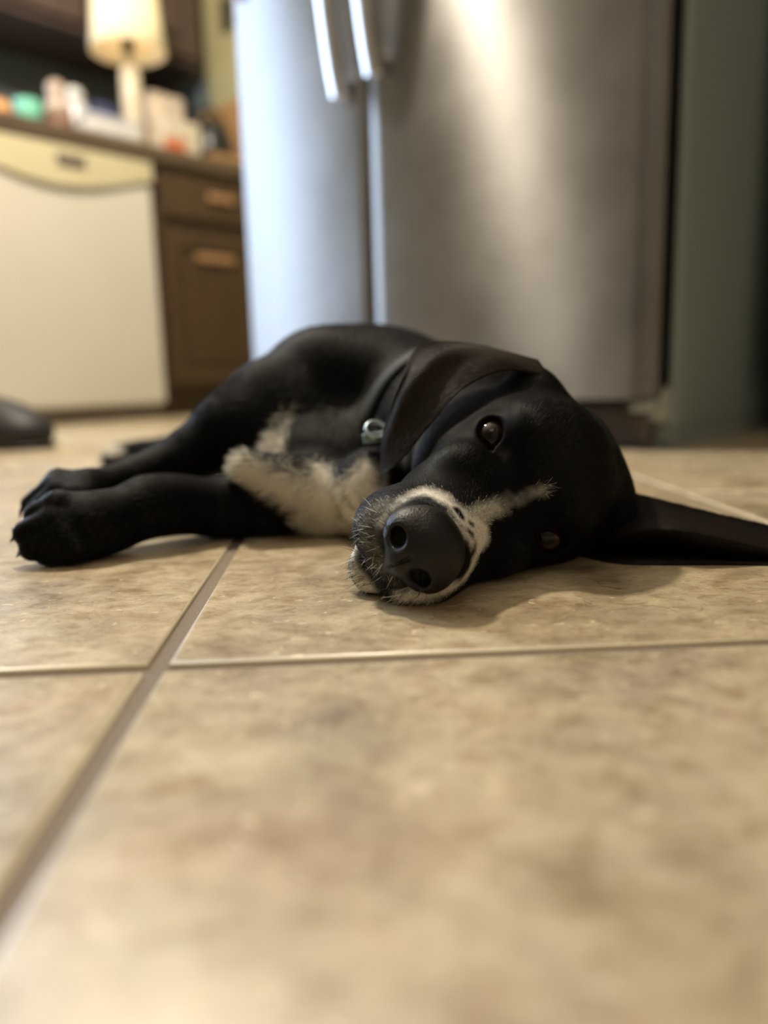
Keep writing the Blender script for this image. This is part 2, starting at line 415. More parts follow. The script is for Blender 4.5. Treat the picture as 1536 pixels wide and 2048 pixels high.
sk = MB().lathe([(0, 0.30), (0.018, 0.30), (0.02, 0.35), (0.012, 0.36), (0, 0.36)], 16, cap=False).build('socket', simple('dark_bronze_socket', (0.06, 0.05, 0.04), 0.4, 0.5), lm, smooth=True)
bl = bpy.data.lights.new('bulb_light', 'POINT'); bl.energy = 0.2; bl.color = (1.0, 0.76, 0.46); bl.shadow_soft_size = 0.03
bo = bpy.data.objects.new('bulb_light', bl); COL.objects.link(bo); bo.location = K(-1.865, 0.355, CT + 0.42)

L1('orange_fruit', [(0, 0)] + [(0.034 * sin(pi * i / 14), 0.034 - 0.034 * cos(pi * i / 14)) for i in range(1, 14)] + [(0, 0.067)],
   simple('orange_peel', (0.62, 0.30, 0.11), 0.45), -1.86, -0.068, 'orange fruit at the left end of the cluttered worktop', 'fruit')
L1('cup', [(0, 0), (0.027, 0), (0.034, 0.02), (0.038, 0.075), (0.036, 0.076), (0.031, 0.02), (0, 0.01)],
   simple('mint_teal_plastic', (0.13, 0.46, 0.34), 0.4), -1.85, 0.008, 'small mint green cup on the worktop', 'cup')
L1('jar', [(0, 0), (0.024, 0), (0.028, 0.01), (0.028, 0.07), (0.02, 0.085), (0.022, 0.088), (0.022, 0.10), (0, 0.102)],
   simple('crimson_plastic', (0.27, 0.03, 0.06), 0.4), -1.92, 0.02, 'crimson red jar standing behind the mint green cup', 'jar')
fg = onk('ceramic_figurine', -1.85, 0.095, CT, 'beige rounded ceramic figurine on a red brown base', 'figurine')
MB().lathe([(0, 0), (0.038, 0), (0.042, 0.012), (0.040, 0.045), (0, 0.046)], 24, cap=False).build('base', simple('red_brown_glaze', (0.20, 0.09, 0.06), 0.35), fg, smooth=True)
MB().lathe([(0, 0.044), (0.032, 0.046), (0.038, 0.07), (0.030, 0.092), (0.021, 0.10), (0.028, 0.118), (0.027, 0.138), (0.014, 0.150), (0, 0.152)], 24, cap=False).build('figure', simple('beige_ceramic', (0.42, 0.32, 0.25), 0.4), fg, smooth=True)
jr = onk('storage_jar', -1.93, 0.190, CT, 'white lidded jar with rounded cap behind the pale box', 'jar')
MB().lathe([(0, 0), (0.034, 0), (0.038, 0.008), (0.038, 0.12), (0.028, 0.135), (0, 0.136)], 24, cap=False).build('body', simple('milky_glass', (0.55, 0.55, 0.57), 0.25), jr, smooth=True)
MB().lathe([(0, 0.134), (0.029, 0.134), (0.031, 0.15), (0.022, 0.170), (0, 0.174)], 24, cap=False).build('lid', simple('white_jar_lid', (0.62, 0.62, 0.6), 0.4), jr, smooth=True)
bx = onk('cardboard_box', -1.93, 0.285, CT, 'blue violet packet standing between the white jar and the lamp', 'box', rz=0.1)
MB().box(-0.02, 0.02, -0.045, 0.035, 0, 0.145, 0.003).build('carton', simple('blue_violet_print', (0.16, 0.16, 0.30), 0.5), bx)
MB().box(-0.0206, 0.0206, -0.0455, 0.0355, 0.115, 0.1455, 0.003).build('flap', simple('dark_blue_print', (0.05, 0.06, 0.14), 0.5), bx)
bw = onk('plastic_tub', -1.79, 0.218, CT, 'wide white plastic tub in front of the blue violet packet', 'container')
MB().box(-0.035, 0.035, -0.085, 0.085, 0, 0.052, 0.012, 3).build('tub', simple('white_plastic', (0.62, 0.60, 0.60), 0.35), bw)
MB().box(-0.038, 0.038, -0.088, 0.088, 0.048, 0.058, 0.004, 2).build('lid', simple('blue_white_lid', (0.56, 0.58, 0.66), 0.35), bw)
tb = onk('paper_packet', -1.90, 0.475, CT, 'tall cream cardboard packet right of the lamp column', 'box')
MB().box(-0.035, 0.035, -0.06, 0.065, 0, 0.205, 0.004).build('carton', simple('cream_cardboard', (0.52, 0.43, 0.36), 0.6), tb)
MB().box(-0.0355, 0.0358, -0.061, -0.012, 0.02, 0.18, 0.002).build('label', simple('pale_paper_label', (0.66, 0.56, 0.46), 0.6), tb)
sb = onk('food_carton', -1.81, 0.475, CT, 'low cream carton with orange red front by the worktop edge', 'box')
MB().box(-0.035, 0.035, -0.075, 0.060, 0, 0.105, 0.005).build('carton', simple('off_white_carton', (0.58, 0.51, 0.40), 0.6), sb)
MB().box(0.030, 0.0362, -0.076, 0.0, 0.0, 0.045, 0.001).build('label', simple('orange_red_print', (0.55, 0.15, 0.06), 0.5), sb)
kt = onk('kettle', -1.885, 0.655, CT, 'black rounded kettle at the far end of the worktop beside the refrigerator', 'kettle')
MB().lathe([(0, 0), (0.062, 0), (0.072, 0.012), (0.075, 0.07), (0.066, 0.125), (0.045, 0.155), (0.012, 0.168), (0.012, 0.182), (0, 0.184)], 32, cap=False).build('body', simple('black_enamel', (0.012, 0.014, 0.014), 0.3), kt, smooth=True)
kb = MB(); kb.sweep([(0.0 + 0.0, -0.07 * cos(a), 0.12 + 0.085 * sin(a)) for a in [pi * i / 12 for i in range(13)]], circ(0.006, 8), n_up=Vector((1, 0, 0)))
kb.build('handle', M['gasket'], kt, smooth=True)
cb = onk('bread_board', -2.0, 0.780, CT, 'orange brown wooden board leaning on the khaki back wall', 'cutting board')
MB().box(-0.13, 0.14, -0.004, 0.008, 0.0, 0.27, 0.006, 2, Matrix.Rotation(radians(-3), 4, 'X')).build('board', wood('honey_brown_wood', (0.26, 0.14, 0.055), (0.42, 0.24, 0.10), 0.45), cb)
wt = objk(MB().box(-1.806, -1.742, 0.56, 0.80, CT, CT + 0.022, 0.004), 'serving_tray', wood('tan_tray_wood', (0.34, 0.19, 0.085), (0.46, 0.27, 0.12), 0.4))
tag(wt, 'small tan wooden tray at the worktop edge in front of the kettle', 'tray')
sw = MB().box(-0.036, 0.036, -0.006, 0.0, -0.058, 0.058, 0.003).build('light_switch', simple('dark_bronze_plate', (0.05, 0.045, 0.03), 0.4), None)
tg_ = MB().box(-0.006, 0.006, -0.014, -0.005, -0.012, 0.012, 0.002).build('toggle', M['gasket'], sw)
sw.matrix_world = KM @ Matrix.Translation((-1.965, 0.8195, 1.40)); tag(sw, 'dark switch plate on the khaki wall left of the refrigerator', 'switch')
#--DOG--
# ------------------------------------------------------------------ implicit surfaces (smooth unions meshed by surface nets)
f4 = np.float32
class Field:
    def __init__(s, xs, ys, zs):
        s.ax = [np.asarray(a, f4) for a in (xs, ys, zs)]
        s.D = np.full([len(a) for a in s.ax], 1.0, f4); s.M = None; s.T = None
    def frame(s, Mx=None, T=None): s.M, s.T = Mx, T
    def op(s, fn, lo, hi, k=0.01, mode='u', pad=None):
        lo, hi = np.array(lo, float), np.array(hi, float)
        if s.M is not None:
            cs = np.array([[a, b, c] for a in (lo[0], hi[0]) for b in (lo[1], hi[1]) for c in (lo[2], hi[2])]) @ s.M.T + s.T
            wl_, wh_ = cs.min(0), cs.max(0)
        else: wl_, wh_ = lo, hi
        p = (k + 0.006) if pad is None else pad
        sl = tuple(slice(max(0, np.searchsorted(a, l - p)), np.searchsorted(a, h + p)) for a, l, h in zip(s.ax, wl_, wh_))
        if any(q.stop <= q.start for q in sl): return
        X, Y, Z = s.ax[0][sl[0]][:, None, None], s.ax[1][sl[1]][None, :, None], s.ax[2][sl[2]][None, None, :]
        if s.M is not None:
            x, y, z = X - f4(s.T[0]), Y - f4(s.T[1]), Z - f4(s.T[2]); m_ = s.M.astype(f4)
            X = m_[0, 0] * x + m_[1, 0] * y + m_[2, 0] * z
            Y, Z = m_[0, 1] * x + m_[1, 1] * y + m_[2, 1] * z, m_[0, 2] * x + m_[1, 2] * y + m_[2, 2] * z
        d = fn(X, Y, Z).astype(f4); A = s.D[sl]
        if mode == 'u':
            h = np.maximum(k - np.abs(A - d), 0) / k; s.D[sl] = np.minimum(A, d) - h * h * k * f4(0.25)
        elif mode == 's':
            d = -d; h = np.maximum(k - np.abs(A - d), 0) / k; s.D[sl] = np.maximum(A, d) + h * h * k * f4(0.25)
        else:
            h = np.maximum(k - np.abs(A - d), 0) / k; s.D[sl] = np.maximum(A, d) + h * h * k * f4(0.25)
    def ell(s, c, r, k=0.01, mode='u', R=None):
        c = np.array(c, f4); r = np.array(r, f4)
        def fn(X, Y, Z):
            x, y, z = X - c[0], Y - c[1], Z - c[2]
            if R is not None:
                q = np.array(R, f4)
                x, y, z = q[0, 0] * x + q[1, 0] * y + q[2, 0] * z, q[0, 1] * x + q[1, 1] * y + q[2, 1] * z, q[0, 2] * x + q[1, 2] * y + q[2, 2] * z
            k0 = np.sqrt((x / r[0]) ** 2 + (y / r[1]) ** 2 + (z / r[2]) ** 2)
            k1 = np.sqrt((x / r[0] ** 2) ** 2 + (y / r[1] ** 2) ** 2 + (z / r[2] ** 2) ** 2) + 1e-9
            return k0 * (k0 - 1) / k1
        e = r if R is None else np.array([max(r)] * 3)
        s.op(fn, c - e, c + e, k, mode)
    def cap(s, a, b, ra, rb, k=0.01, mode='u', sq=(1, 1, 1)):
        a, b = np.array(a, f4), np.array(b, f4); sq = np.array(sq, f4); ab = (b - a) / sq; L2 = float(ab @ ab) + 1e-12
        def fn(X, Y, Z):
            x, y, z = (X - a[0]) / sq[0], (Y - a[1]) / sq[1], (Z - a[2]) / sq[2]
            t = np.clip((x * ab[0] + y * ab[1] + z * ab[2]) / f4(L2), 0, 1)
            return (np.sqrt((x - t * ab[0]) ** 2 + (y - t * ab[1]) ** 2 + (z - t * ab[2]) ** 2) - (ra + t * f4(rb - ra))) * f4(min(sq))
        R_ = max(ra, rb) * sq
        s.op(fn, np.minimum(a, b) - R_, np.maximum(a, b) + R_, k, mode)
    def chain(s, pts, rs, k=0.01, **kw):
        for i in range(len(pts) - 1): s.cap(pts[i], pts[i + 1], rs[i], rs[i + 1], k, **kw)
    def mesh(s, smooth=2):
        D = s.D; nx, ny, nz = D.shape; ins = D < 0
        cnt = np.zeros((nx - 1, ny - 1, nz - 1), np.int8)
        for i in (0, 1):
            for j in (0, 1):
                for k_ in (0, 1): cnt += ins[i:nx - 1 + i, j:ny - 1 + j, k_:nz - 1 + k_]
        act = (cnt > 0) & (cnt < 8); del cnt
        I_, J_, K_ = np.nonzero(act)
        idx = np.full(act.shape, -1, np.int32); idx[I_, J_, K_] = np.arange(len(I_))
        xs, ys, zs = s.ax
        acc = np.zeros((len(I_), 3)); n = np.zeros(len(I_))
        cor = [(i, j, k_) for i in (0, 1) for j in (0, 1) for k_ in (0, 1)]
        for a in cor:
            for ax in range(3):
                if a[ax]: continue
                b = list(a); b[ax] = 1
                va = D[I_ + a[0], J_ + a[1], K_ + a[2]]; vb = D[I_ + b[0], J_ + b[1], K_ + b[2]]
                m_ = (va < 0) != (vb < 0); t = np.where(m_, va / np.where(m_, va - vb, 1), 0)
                pa = np.stack([xs[I_ + a[0]], ys[J_ + a[1]], zs[K_ + a[2]]], 1); pb = np.stack([xs[I_ + b[0]], ys[J_ + b[1]], zs[K_ + b[2]]], 1)
                acc += (pa + (pb - pa) * t[:, None]) * m_[:, None]; n += m_
        V = acc / n[:, None]; Q = []
        for ax in range(3):
            sl0 = [slice(1, -1)] * 3; sl1 = [slice(1, -1)] * 3; sl0[ax] = slice(0, -1); sl1[ax] = slice(1, None)
            A, B = ins[tuple(sl0)], ins[tuple(sl1)]; ii = np.array(np.nonzero(A != B)).T
            fl = A[tuple(ii.T)]; c = ii + 1; c[:, ax] -= 1
            u, v = (ax + 1) % 3, (ax + 2) % 3
            def at(du, dv):
                q = c.copy(); q[:, u] -= du; q[:, v] -= dv; return idx[tuple(q.T)]
            q4 = np.stack([at(1, 1), at(0, 1), at(0, 0), at(1, 0)], 1); q4[~fl] = q4[~fl][:, ::-1]; Q.append(q4)
        Q = np.concatenate(Q); Q = Q[(Q >= 0).all(1)]
        e = np.concatenate([Q[:, [0, 1]], Q[:, [1, 2]], Q[:, [2, 3]], Q[:, [3, 0]]]); e = np.concatenate([e, e[:, ::-1]])
        deg = np.bincount(e[:, 0], minlength=len(V)).clip(1)
        for it in range(smooth):
            m_ = np.stack([np.bincount(e[:, 0], V[e[:, 1], d], len(V)) for d in range(3)], 1) / deg[:, None]
            V = V + (m_ - V) * (0.55 if it % 2 == 0 else 0.30)
        return V, Q
def np_mesh(name, V, Q, parent=None, mats=None):
    me = bpy.data.meshes.new(name); n = Q.shape[1]
    me.vertices.add(len(V)); me.vertices.foreach_set('co', np.asarray(V, f4).ravel())
    me.loops.add(Q.size); me.loops.foreach_set('vertex_index', Q.ravel().astype(np.int32))
    me.polygons.add(len(Q)); me.polygons.foreach_set('loop_start', np.arange(0, Q.size, n, dtype=np.int32))
    me.update(calc_edges=True); me.validate()
    return link(name, me, parent, True, mats)
def vnormals(V, Q):
    fn = np.cross(V[Q[:, 2]] - V[Q[:, 0]], V[Q[:, 3]] - V[Q[:, 1]])
    N = np.stack([sum(np.bincount(Q[:, c], fn[:, d], len(V)) for c in range(4)) for d in range(3)], 1)
    return N / (np.linalg.norm(N, axis=1, keepdims=True) + 1e-12)
def vnoise(p, scale, seed=0):
    """smooth value noise on points"""
    q = np.asarray(p) * scale + seed * 17.3; i = np.floor(q).astype(np.int64); f = q - i; f = f * f * (3 - 2 * f); r = 0
    for a in (0, 1):
        for b in (0, 1):
            for c in (0, 1):
                h = ((i[:, 0] + a) * 73856093) ^ ((i[:, 1] + b) * 19349663) ^ ((i[:, 2] + c) * 83492791)
                h = (h * 2654435761 % 4294967296) / 4294967296.0
                r = r + h * (f[:, 0] if a else 1 - f[:, 0]) * (f[:, 1] if b else 1 - f[:, 1]) * (f[:, 2] if c else 1 - f[:, 2])
    return r
def hairs(name, root, direc, length, radius, color, mat, parent=None, npt=5, curl=0.25, tip=0.15):
    """a coat of hairs: roots, bent directions, per-hair length/radius/colour"""
    n = len(root); hc = bpy.data.hair_curves.new(name); hc.add_curves([npt] * n)
    t = np.linspace(0, 1, npt)[None, :, None]
    d, nn = direc
    pos = root[:, None, :] + length[:, None, None] * (d[:, None, :] * t + nn[:, None, :] * (t - curl * 2.2 * t * t) )
    hc.attributes['position'].data.foreach_set('vector', pos.astype(f4).ravel())
    rad = hc.attributes.new('radius', 'FLOAT', 'POINT')
    rad.data.foreach_set('value', (radius[:, None] * (1 - (1 - tip) * np.linspace(0, 1, npt)[None, :] ** 1.5)).astype(f4).ravel())
    ca = hc.attributes.new('fur', 'FLOAT_COLOR', 'CURVE')
    ca.data.foreach_set('color', np.concatenate([color, np.ones((n, 1))], 1).astype(f4).ravel())
    o = bpy.data.objects.new(name, hc); COL.objects.link(o); hc.materials.append(mat)
    if parent: o.parent = parent
    o['kind'] = 'stuff'
    return o
def fur_mat(name, rough=0.45, spec=0.5, coat=0.0):
    n = NT(name); a = n.node('ShaderNodeAttribute'); a.attribute_name = 'fur'
    v = n.coords(kind='Object'); f = n.noise(v, 900, 2)
    n.set(Base_Color=n.mix(a.outputs['Color'], n.ramp(f, [(0.3, (0.75,) * 3), (0.7, (1.15,) * 3)]), 1.0, 'MULTIPLY'), Roughness=rough, Specular_IOR_Level=spec)
    return n.m
M['skin'] = fur_mat('short_black_and_white_coat', 0.6, 0.06)
M['hair'] = fur_mat('coat_hair', 0.42, 0.30)

# ------------------------------------------------------------------ the dog
# head frame: columns are the directions to the dog's right, to its nose and to its crown
HM = np.array([[-0.45921777, -0.39702974, 0.7946612], [0.15206334, -0.91649235, -0.37002502], [0.87521185, -0.04908323, 0.48124325]])
HT = np.array([0.083, 0.458, 0.0520])
def H(x, y, z): return HM @ np.array([x, y, z]) + HT
def toH(p): return (np.asarray(p) - HT) @ HM
def rng(*seg):
    out = [seg[0]]
    for end, step in seg[1:]:
        n = max(1, int(round((end - out[-1]) / step))); out += list(out[-1] + (end - out[-1]) * np.arange(1, n + 1) / n)
    return np.array(out)
hs = 0.00125
F = Field(rng(-0.47, (-0.26, 0.005), (-0.12, 0.0022), (-0.05, 0.0035), (0.165, hs), (0.25, 0.004)),
          rng(0.34, (0.365, 0.003), (0.56, hs), (0.62, 0.0026), (0.90, 0.0042), (1.36, 0.008)),
          rng(-0.012, (0.0, 0.0015), (0.125, hs), (0.21, 0.003)))
# torso lying on its left side, legs to the photograph's left
B = P
neck0 = H(0, -0.085, -0.035)
F.cap(neck0, (0.055, 0.64, 0.070), 0.052, 0.062, 0.03)
F.cap((0.055, 0.64, 0.070), (0.02, 0.74, 0.080), 0.062, 0.074, 0.03)
F.ell((0.000, 0.80, 0.070), (0.135, 0.15, 0.073), 0.03)
F.ell((0.03, 0.98, 0.068), (0.115, 0.17, 0.070), 0.03)
F.ell((0.05, 1.16, 0.068), (0.105, 0.13, 0.068), 0.03)
F.ell(P(690, 742, 0.73), (0.075, 0.075, 0.042), 0.03)                    # right shoulder
F.ell(P(640, 940, 0.66), (0.075, 0.075, 0.05), 0.03)                     # chest keel
# right (upper) foreleg
rl = [P(640, 770, 0.70), P(545, 815, 0.675), P(455, 862, 0.655), P(370, 918, 0.64), P(295, 950, 0.62), P(235, 966, 0.60)]
F.chain(rl, [0.044, 0.036, 0.026, 0.0190, 0.0140, 0.016], 0.02)
F.ell(P(560, 850, 0.68), (0.05, 0.05, 0.035), 0.03)
# left (lower) foreleg
ll = [P(680, 1000, 0.63), P(560, 1020, 0.60), P(455, 1018, 0.585), P(355, 1008, 0.565), P(295, 1012, 0.55), P(240, 1038, 0.538)]
F.chain(ll, [0.032, 0.026, 0.0205, 0.0175, 0.0170, 0.0205], 0.02)
def paw(F, wrist, toes, r0, spread, tipr, nrm):
    """palm and four toes; toes = direction of the foot"""
    wrist = np.array(wrist); t = np.array(toes); t = t / np.linalg.norm(t); sd = np.cross(t, nrm); sd /= np.linalg.norm(sd); up = np.cross(sd, t)
    palm = wrist + t * 0.018
    F.ell(palm, (r0, r0, r0), 0.012)
    out = []
    for i, (s_, l_) in enumerate(((-1.5, 0.030), (-0.5, 0.040), (0.5, 0.041), (1.5, 0.031))):
        a = palm + sd * s_ * spread * 0.8 + t * 0.006 + up * 0.004; b = palm + sd * s_ * spread + t * l_ * 0.6 + up * 0.006; c = palm + sd * s_ * spread * 1.05 + t * l_ - up * 0.005
        F.cap(a, b, tipr, tipr, 0.006); F.cap(b, c, tipr, tipr * 0.88, 0.003); out.append((c, t, up))
    F.ell(palm + t * 0.004 - up * 0.012, (r0 * 0.8,) * 3, 0.006)
    return out
dn = np.array([0, 0, 1.0])
lp = paw(F, P(236, 1042, 0.535), P(140, 1060, 0.515) - P(236, 1042, 0.535), 0.0235, 0.0112, 0.0098, np.array([-0.1, -0.9, 0.45]))
rp = paw(F, P(228, 975, 0.590), P(140, 990, 0.570) - P(228, 975, 0.590), 0.018, 0.0105, 0.0088, np.array([0.0, -0.35, 0.9]))
# hind legs, one paw showing behind the forelegs
F.chain([(0.02, 1.16, 0.075), (-0.13, 1.06, 0.06), P(420, 893, 1.03), P(330, 903, 1.02), P(285, 900, 1.03)], [0.07, 0.045, 0.022, 0.015, 0.015], 0.02)
F.chain([(0.02, 1.20, 0.06), (-0.14, 1.16, 0.04), (-0.27, 1.2, 0.02)], [0.06, 0.035, 0.02], 0.02)
hp = paw(F, P(278, 902, 1.03), P(246, 914, 1.00) - P(278, 902, 1.03), 0.016, 0.008, 0.0075, np.array([0.1, -0.9, 0.3]))
F.chain([(0.10, 1.24, 0.05), (0.17, 1.22, 0.02), (0.22, 1.10, 0.013)], [0.03, 0.014, 0.009], 0.02)   # tail behind the back
# loose white skin of the chest between the forelegs
F.chain([P(700, 1000, 0.60), P(640, 985, 0.585), P(560, 960, 0.575), P(492, 932, 0.57)], [0.030, 0.026, 0.0165, 0.0125], 0.012)
F.chain([P(650, 1040, 0.585), P(590, 1000, 0.58)], [0.018, 0.012], 0.012)
F.chain([P(640, 965, 0.60), P(632, 935, 0.605)], [0.018, 0.008], 0.012)
F.chain([P(535, 925, 0.60), P(560, 870, 0.63), P(572, 835, 0.645)], [0.010, 0.008, 0.006], 0.010)
F.ell(P(745, 990, 0.56), (0.028, 0.03, 0.035), 0.02)                     # throat
# head
F.frame(HM, HT)
F.ell((0, -0.058, 0.000), (0.053, 0.066, 0.047), 0.02)
F.ell((0, -0.030, 0.012), (0.043, 0.042, 0.031), 0.02)
F.ell((0, -0.105, 0.008), (0.030, 0.030, 0.032), 0.02)                   # occiput
F.ell((0, -0.09, -0.035), (0.050, 0.05, 0.05), 0.02)
for sx in (-1, 1):
    F.ell((sx * 0.040, -0.040, -0.028), (0.020, 0.045, 0.036), 0.02)     # cheek
    F.ell((sx * 0.027, -0.010, 0.018), (0.016, 0.020, 0.013), 0.012)     # brow
    F.ell((sx * 0.031, 0.010, -0.022), (0.012, 0.028, 0.016), 0.014)     # below the eye
    F.ell((sx * 0.036, -0.072, -0.034), (0.026, 0.046, 0.042), 0.03)     # jaw angle under the ear
    F.ell((sx * 0.046, -0.070, 0.016), (0.020, 0.022, 0.018), 0.014)     # ear root
F.cap((0, 0.008, -0.024), (0, 0.080, -0.036), 0.025, 0.0180, 0.022, sq=(1.12, 1, 1))
F.ell((0, 0.083, -0.036), (0.0240, 0.020, 0.019), 0.008)
F.ell((0, 0.074, -0.053), (0.0240, 0.024, 0.0190), 0.010)               # front of the upper lip
for sx in (-1, 1):
    F.cap((sx * 0.016, 0.026, -0.044), (sx * 0.0150, 0.074, -0.051), 0.0215, 0.0175, 0.014, sq=(1, 1, 1.05))   # flews
    F.ell((sx * 0.0180, 0.064, -0.0575), (0.0190, 0.026, 0.0165), 0.012)
F.ell((0, -0.01, -0.055), (0.036, 0.055, 0.026), 0.02)
F.cap((-0.030, -0.080, 0.006), (-0.040, -0.105, -0.004), 0.036, 0.042, 0.02)   # neck behind the lower ear
# mouth: cut the slit, then the lower jaw below it
def slit(X, Y, Z):
    zc = -0.0725 - 0.10 * np.maximum(0, np.abs(X) - 0.010) - 6.0 * np.maximum(0, 0.05 - Y) ** 2 + 0.05 * np.maximum(0, Y - 0.08)
    return np.maximum(np.abs(Z - zc) - 0.0011, np.maximum(0.012 - Y, Y - 0.115))
F.cap((0, -0.035, -0.080), (0, 0.074, -0.0780), 0.022, 0.0125, 0.006, sq=(1.25, 1, 0.85))
F.op(slit, (-0.05, 0.0, -0.10), (0.05, 0.115, -0.05), 0.002, 's', pad=0.002)
# philtrum and eye sockets
F.cap((0, 0.103, -0.050), (0, 0.100, -0.068), 0.0010, 0.0010, 0.003, 's')
EYE = {}
def unit(v): v = np.array(v, float); return v / np.linalg.norm(v)
for sx in (-1, 1):
    E_ = np.array((sx * 0.0325, -0.0035, -0.0035)); g_ = unit((sx * 0.42, 0.80, 0.42)); c_ = unit((-sx * 0.75, 0.60, -0.28)); c_ = unit(c_ - g_ * (c_ @ g_)); n_ = np.cross(g_, c_)
    Rm = np.stack([c_, n_, g_], 1)
    F.ell(E_, (0.0152, 0.0152, 0.0142), 0.008)
    F.ell(E_ + g_ * 0.0135 + c_ * 0.0006, (0.0108, 0.0074, 0.0110), 0.0022, 's', R=Rm)
    F.ell(E_ + g_ * 0.0118 + c_ * 0.0105, (0.0042, 0.0022, 0.0045), 0.002, 's', R=Rm)
    EYE[sx] = (E_, g_, c_, n_)
# nose leather sits in front; hollow for it
F.frame()
F.op(lambda X, Y, Z: (0.0006 - Z) + 0 * X + 0 * Y, (-0.5, 0.3, -0.02), (0.3, 1.4, 0.0), 0.003, 's2', pad=0.02)
V, Q = F.mesh(2)
del F.D
#--COAT--
def seg_d(p, a, b):
    a, b = np.array(a, float), np.array(b, float); ab = b - a; t = np.clip(((p - a) @ ab) / (ab @ ab + 1e-12), 0, 1)
    return np.linalg.norm(p - a - t[:, None] * ab, axis=1), t
# white markings as strokes (start, end, radius at start, radius at end, strength); head ones in head frame
WH = [
    ((0.0230, 0.0941, -0.0472), (0.0263, 0.0856, -0.0341), 0.0023, 0.0029, 0.80),
    ((0.0263, 0.0856, -0.0341), (0.0251, 0.0658, -0.0288), 0.0029, 0.0043, 1.00),
    ((0.0251, 0.0658, -0.0288), (0.0171, 0.0682, -0.0209), 0.0049, 0.0053, 1.00),
    ((0.0171, 0.0682, -0.0209), (0.0043, 0.0698, -0.0150), 0.0048, 0.0053, 1.00),
    ((0.0036, 0.0708, -0.0150), (-0.0095, 0.0607, -0.0143), 0.0074, 0.0075, 1.00),
    ((0.0045, 0.0837, -0.0160), (-0.0106, 0.0702, -0.0171), 0.0031, 0.0042, 0.90),
    ((-0.0117, 0.0594, -0.0149), (-0.0181, 0.0633, -0.0205), 0.0065, 0.0043, 1.00),
    ((-0.0186, 0.0646, -0.0213), (-0.0250, 0.0680, -0.0290), 0.0038, 0.0035, 1.00),
    ((-0.0250, 0.0680, -0.0290), (-0.0254, 0.0874, -0.0337), 0.0035, 0.0031, 1.00),
    ((-0.0254, 0.0874, -0.0337), (-0.0217, 0.0948, -0.0444), 0.0031, 0.0028, 1.00),
    ((-0.0217, 0.0948, -0.0444), (-0.0165, 0.0958, -0.0587), 0.0028, 0.0024, 0.95),
    ((-0.0001, 0.0613, -0.0125), (-0.0032, 0.0366, -0.0059), 0.0059, 0.0048, 0.66),
    ((-0.0032, 0.0366, -0.0059), (-0.0073, 0.0152, 0.0124), 0.0045, 0.0023, 0.50),
    ((0.0171, 0.0961, -0.0569), (0.0013, 0.0985, -0.0564), 0.0068, 0.0057, 0.22),
    ((0.0268, 0.0914, -0.0578), (0.0286, 0.0885, -0.0446), 0.0063, 0.0052, 0.22),
    ((0.0276, 0.0074, -0.0025), (0.0205, 0.0141, 0.0041), 0.0021, 0.0026, 0.13),
    ((0.0075, 0.0951, -0.0627), (-0.0086, 0.0986, -0.0542), 0.0026, 0.0026, 0.14),
    ((0.0150, 0.0780, -0.0800), (-0.0080, 0.0850, -0.0795), 0.0065, 0.0062, 1.00),
]
WB = [
    ((-0.1062, 0.5586, 0.0569), (-0.0751, 0.5559, 0.0443), 0.0124, 0.0102, 1.00),
    ((-0.0751, 0.5559, 0.0443), (-0.0467, 0.5557, 0.0270), 0.0124, 0.0161, 1.00),
    ((-0.0467, 0.5557, 0.0270), (-0.0345, 0.5574, 0.0114), 0.0161, 0.0162, 1.00),
    ((-0.0589, 0.5628, 0.0148), (-0.0412, 0.5692, 0.0016), 0.0097, 0.0098, 1.00),
    ((-0.0493, 0.5658, 0.0534), (-0.0425, 0.5545, 0.0381), 0.0052, 0.0109, 0.95),
    ((-0.0849, 0.5937, 0.0627), (-0.0825, 0.6095, 0.0749), 0.0062, 0.0051, 0.90),
    ((-0.0825, 0.6095, 0.0749), (-0.0764, 0.6235, 0.0889), 0.0051, 0.0024, 0.75),
    ((-0.0180, 0.5343, 0.0458), (-0.0077, 0.5305, 0.0390), 0.0105, 0.0105, 0.90),
    ((-0.0125, 0.5380, 0.0558), (-0.0074, 0.5329, 0.0475), 0.0056, 0.0070, 0.85),
    ((-0.3473, 0.9862, 0.0346), (-0.3419, 0.9854, 0.0346), 0.0096, 0.0096, 0.90),
    ((-0.0349, 0.5479, 0.0371), (-0.0242, 0.5371, 0.0223), 0.0079, 0.0092, 1.00),
    ((-0.0235, 0.5355, 0.0387), (-0.0195, 0.5327, 0.0301), 0.0070, 0.0070, 1.00),
]
WD = [
    ((0.0084, 0.0698, -0.0161), (0.0047, 0.0711, -0.0152), 0.0026, 0.0024, 1.00),
    ((-0.0010, 0.0674, -0.0141), (-0.0028, 0.0657, -0.0138), 0.0011, 0.0011, 1.00),
    ((-0.0199, 0.0591, -0.0207), (-0.0226, 0.0551, -0.0216), 0.0016, 0.0016, 1.00),
    ((-0.0042, 0.0715, -0.0152), (-0.0073, 0.0684, -0.0155), 0.0013, 0.0013, 0.90),
]
def white(p):
    q = toH(p); w_ = np.zeros(len(p)); nz = (vnoise(p, 350, 1) - 0.5) * 0.006 + (vnoise(p, 120, 2) - 0.5) * 0.010
    for lst, pp, k in ((WH, q, 0.45), (WB, p, 0.55)):
        for a, b, ra, rb, st in lst:
            d, t = seg_d(pp, a, b); r = ra + (rb - ra) * t
            soft = 0.0035 if lst is WH else 0.006
            w_ = np.maximum(w_, st * np.clip(0.5 - (d - r + nz * k) / (2 * soft), 0, 1))
    for a, b, ra, rb, st in WD:      # small black spots inside the white
        d, t = seg_d(q, a, b); w_ = w_ * (1 - st * np.clip(0.5 - (d - ra) / 0.002, 0, 1))
    return w_
BLACK = np.array([0.0040, 0.0038, 0.0040]); WHITE = np.array([0.90, 0.87, 0.77])
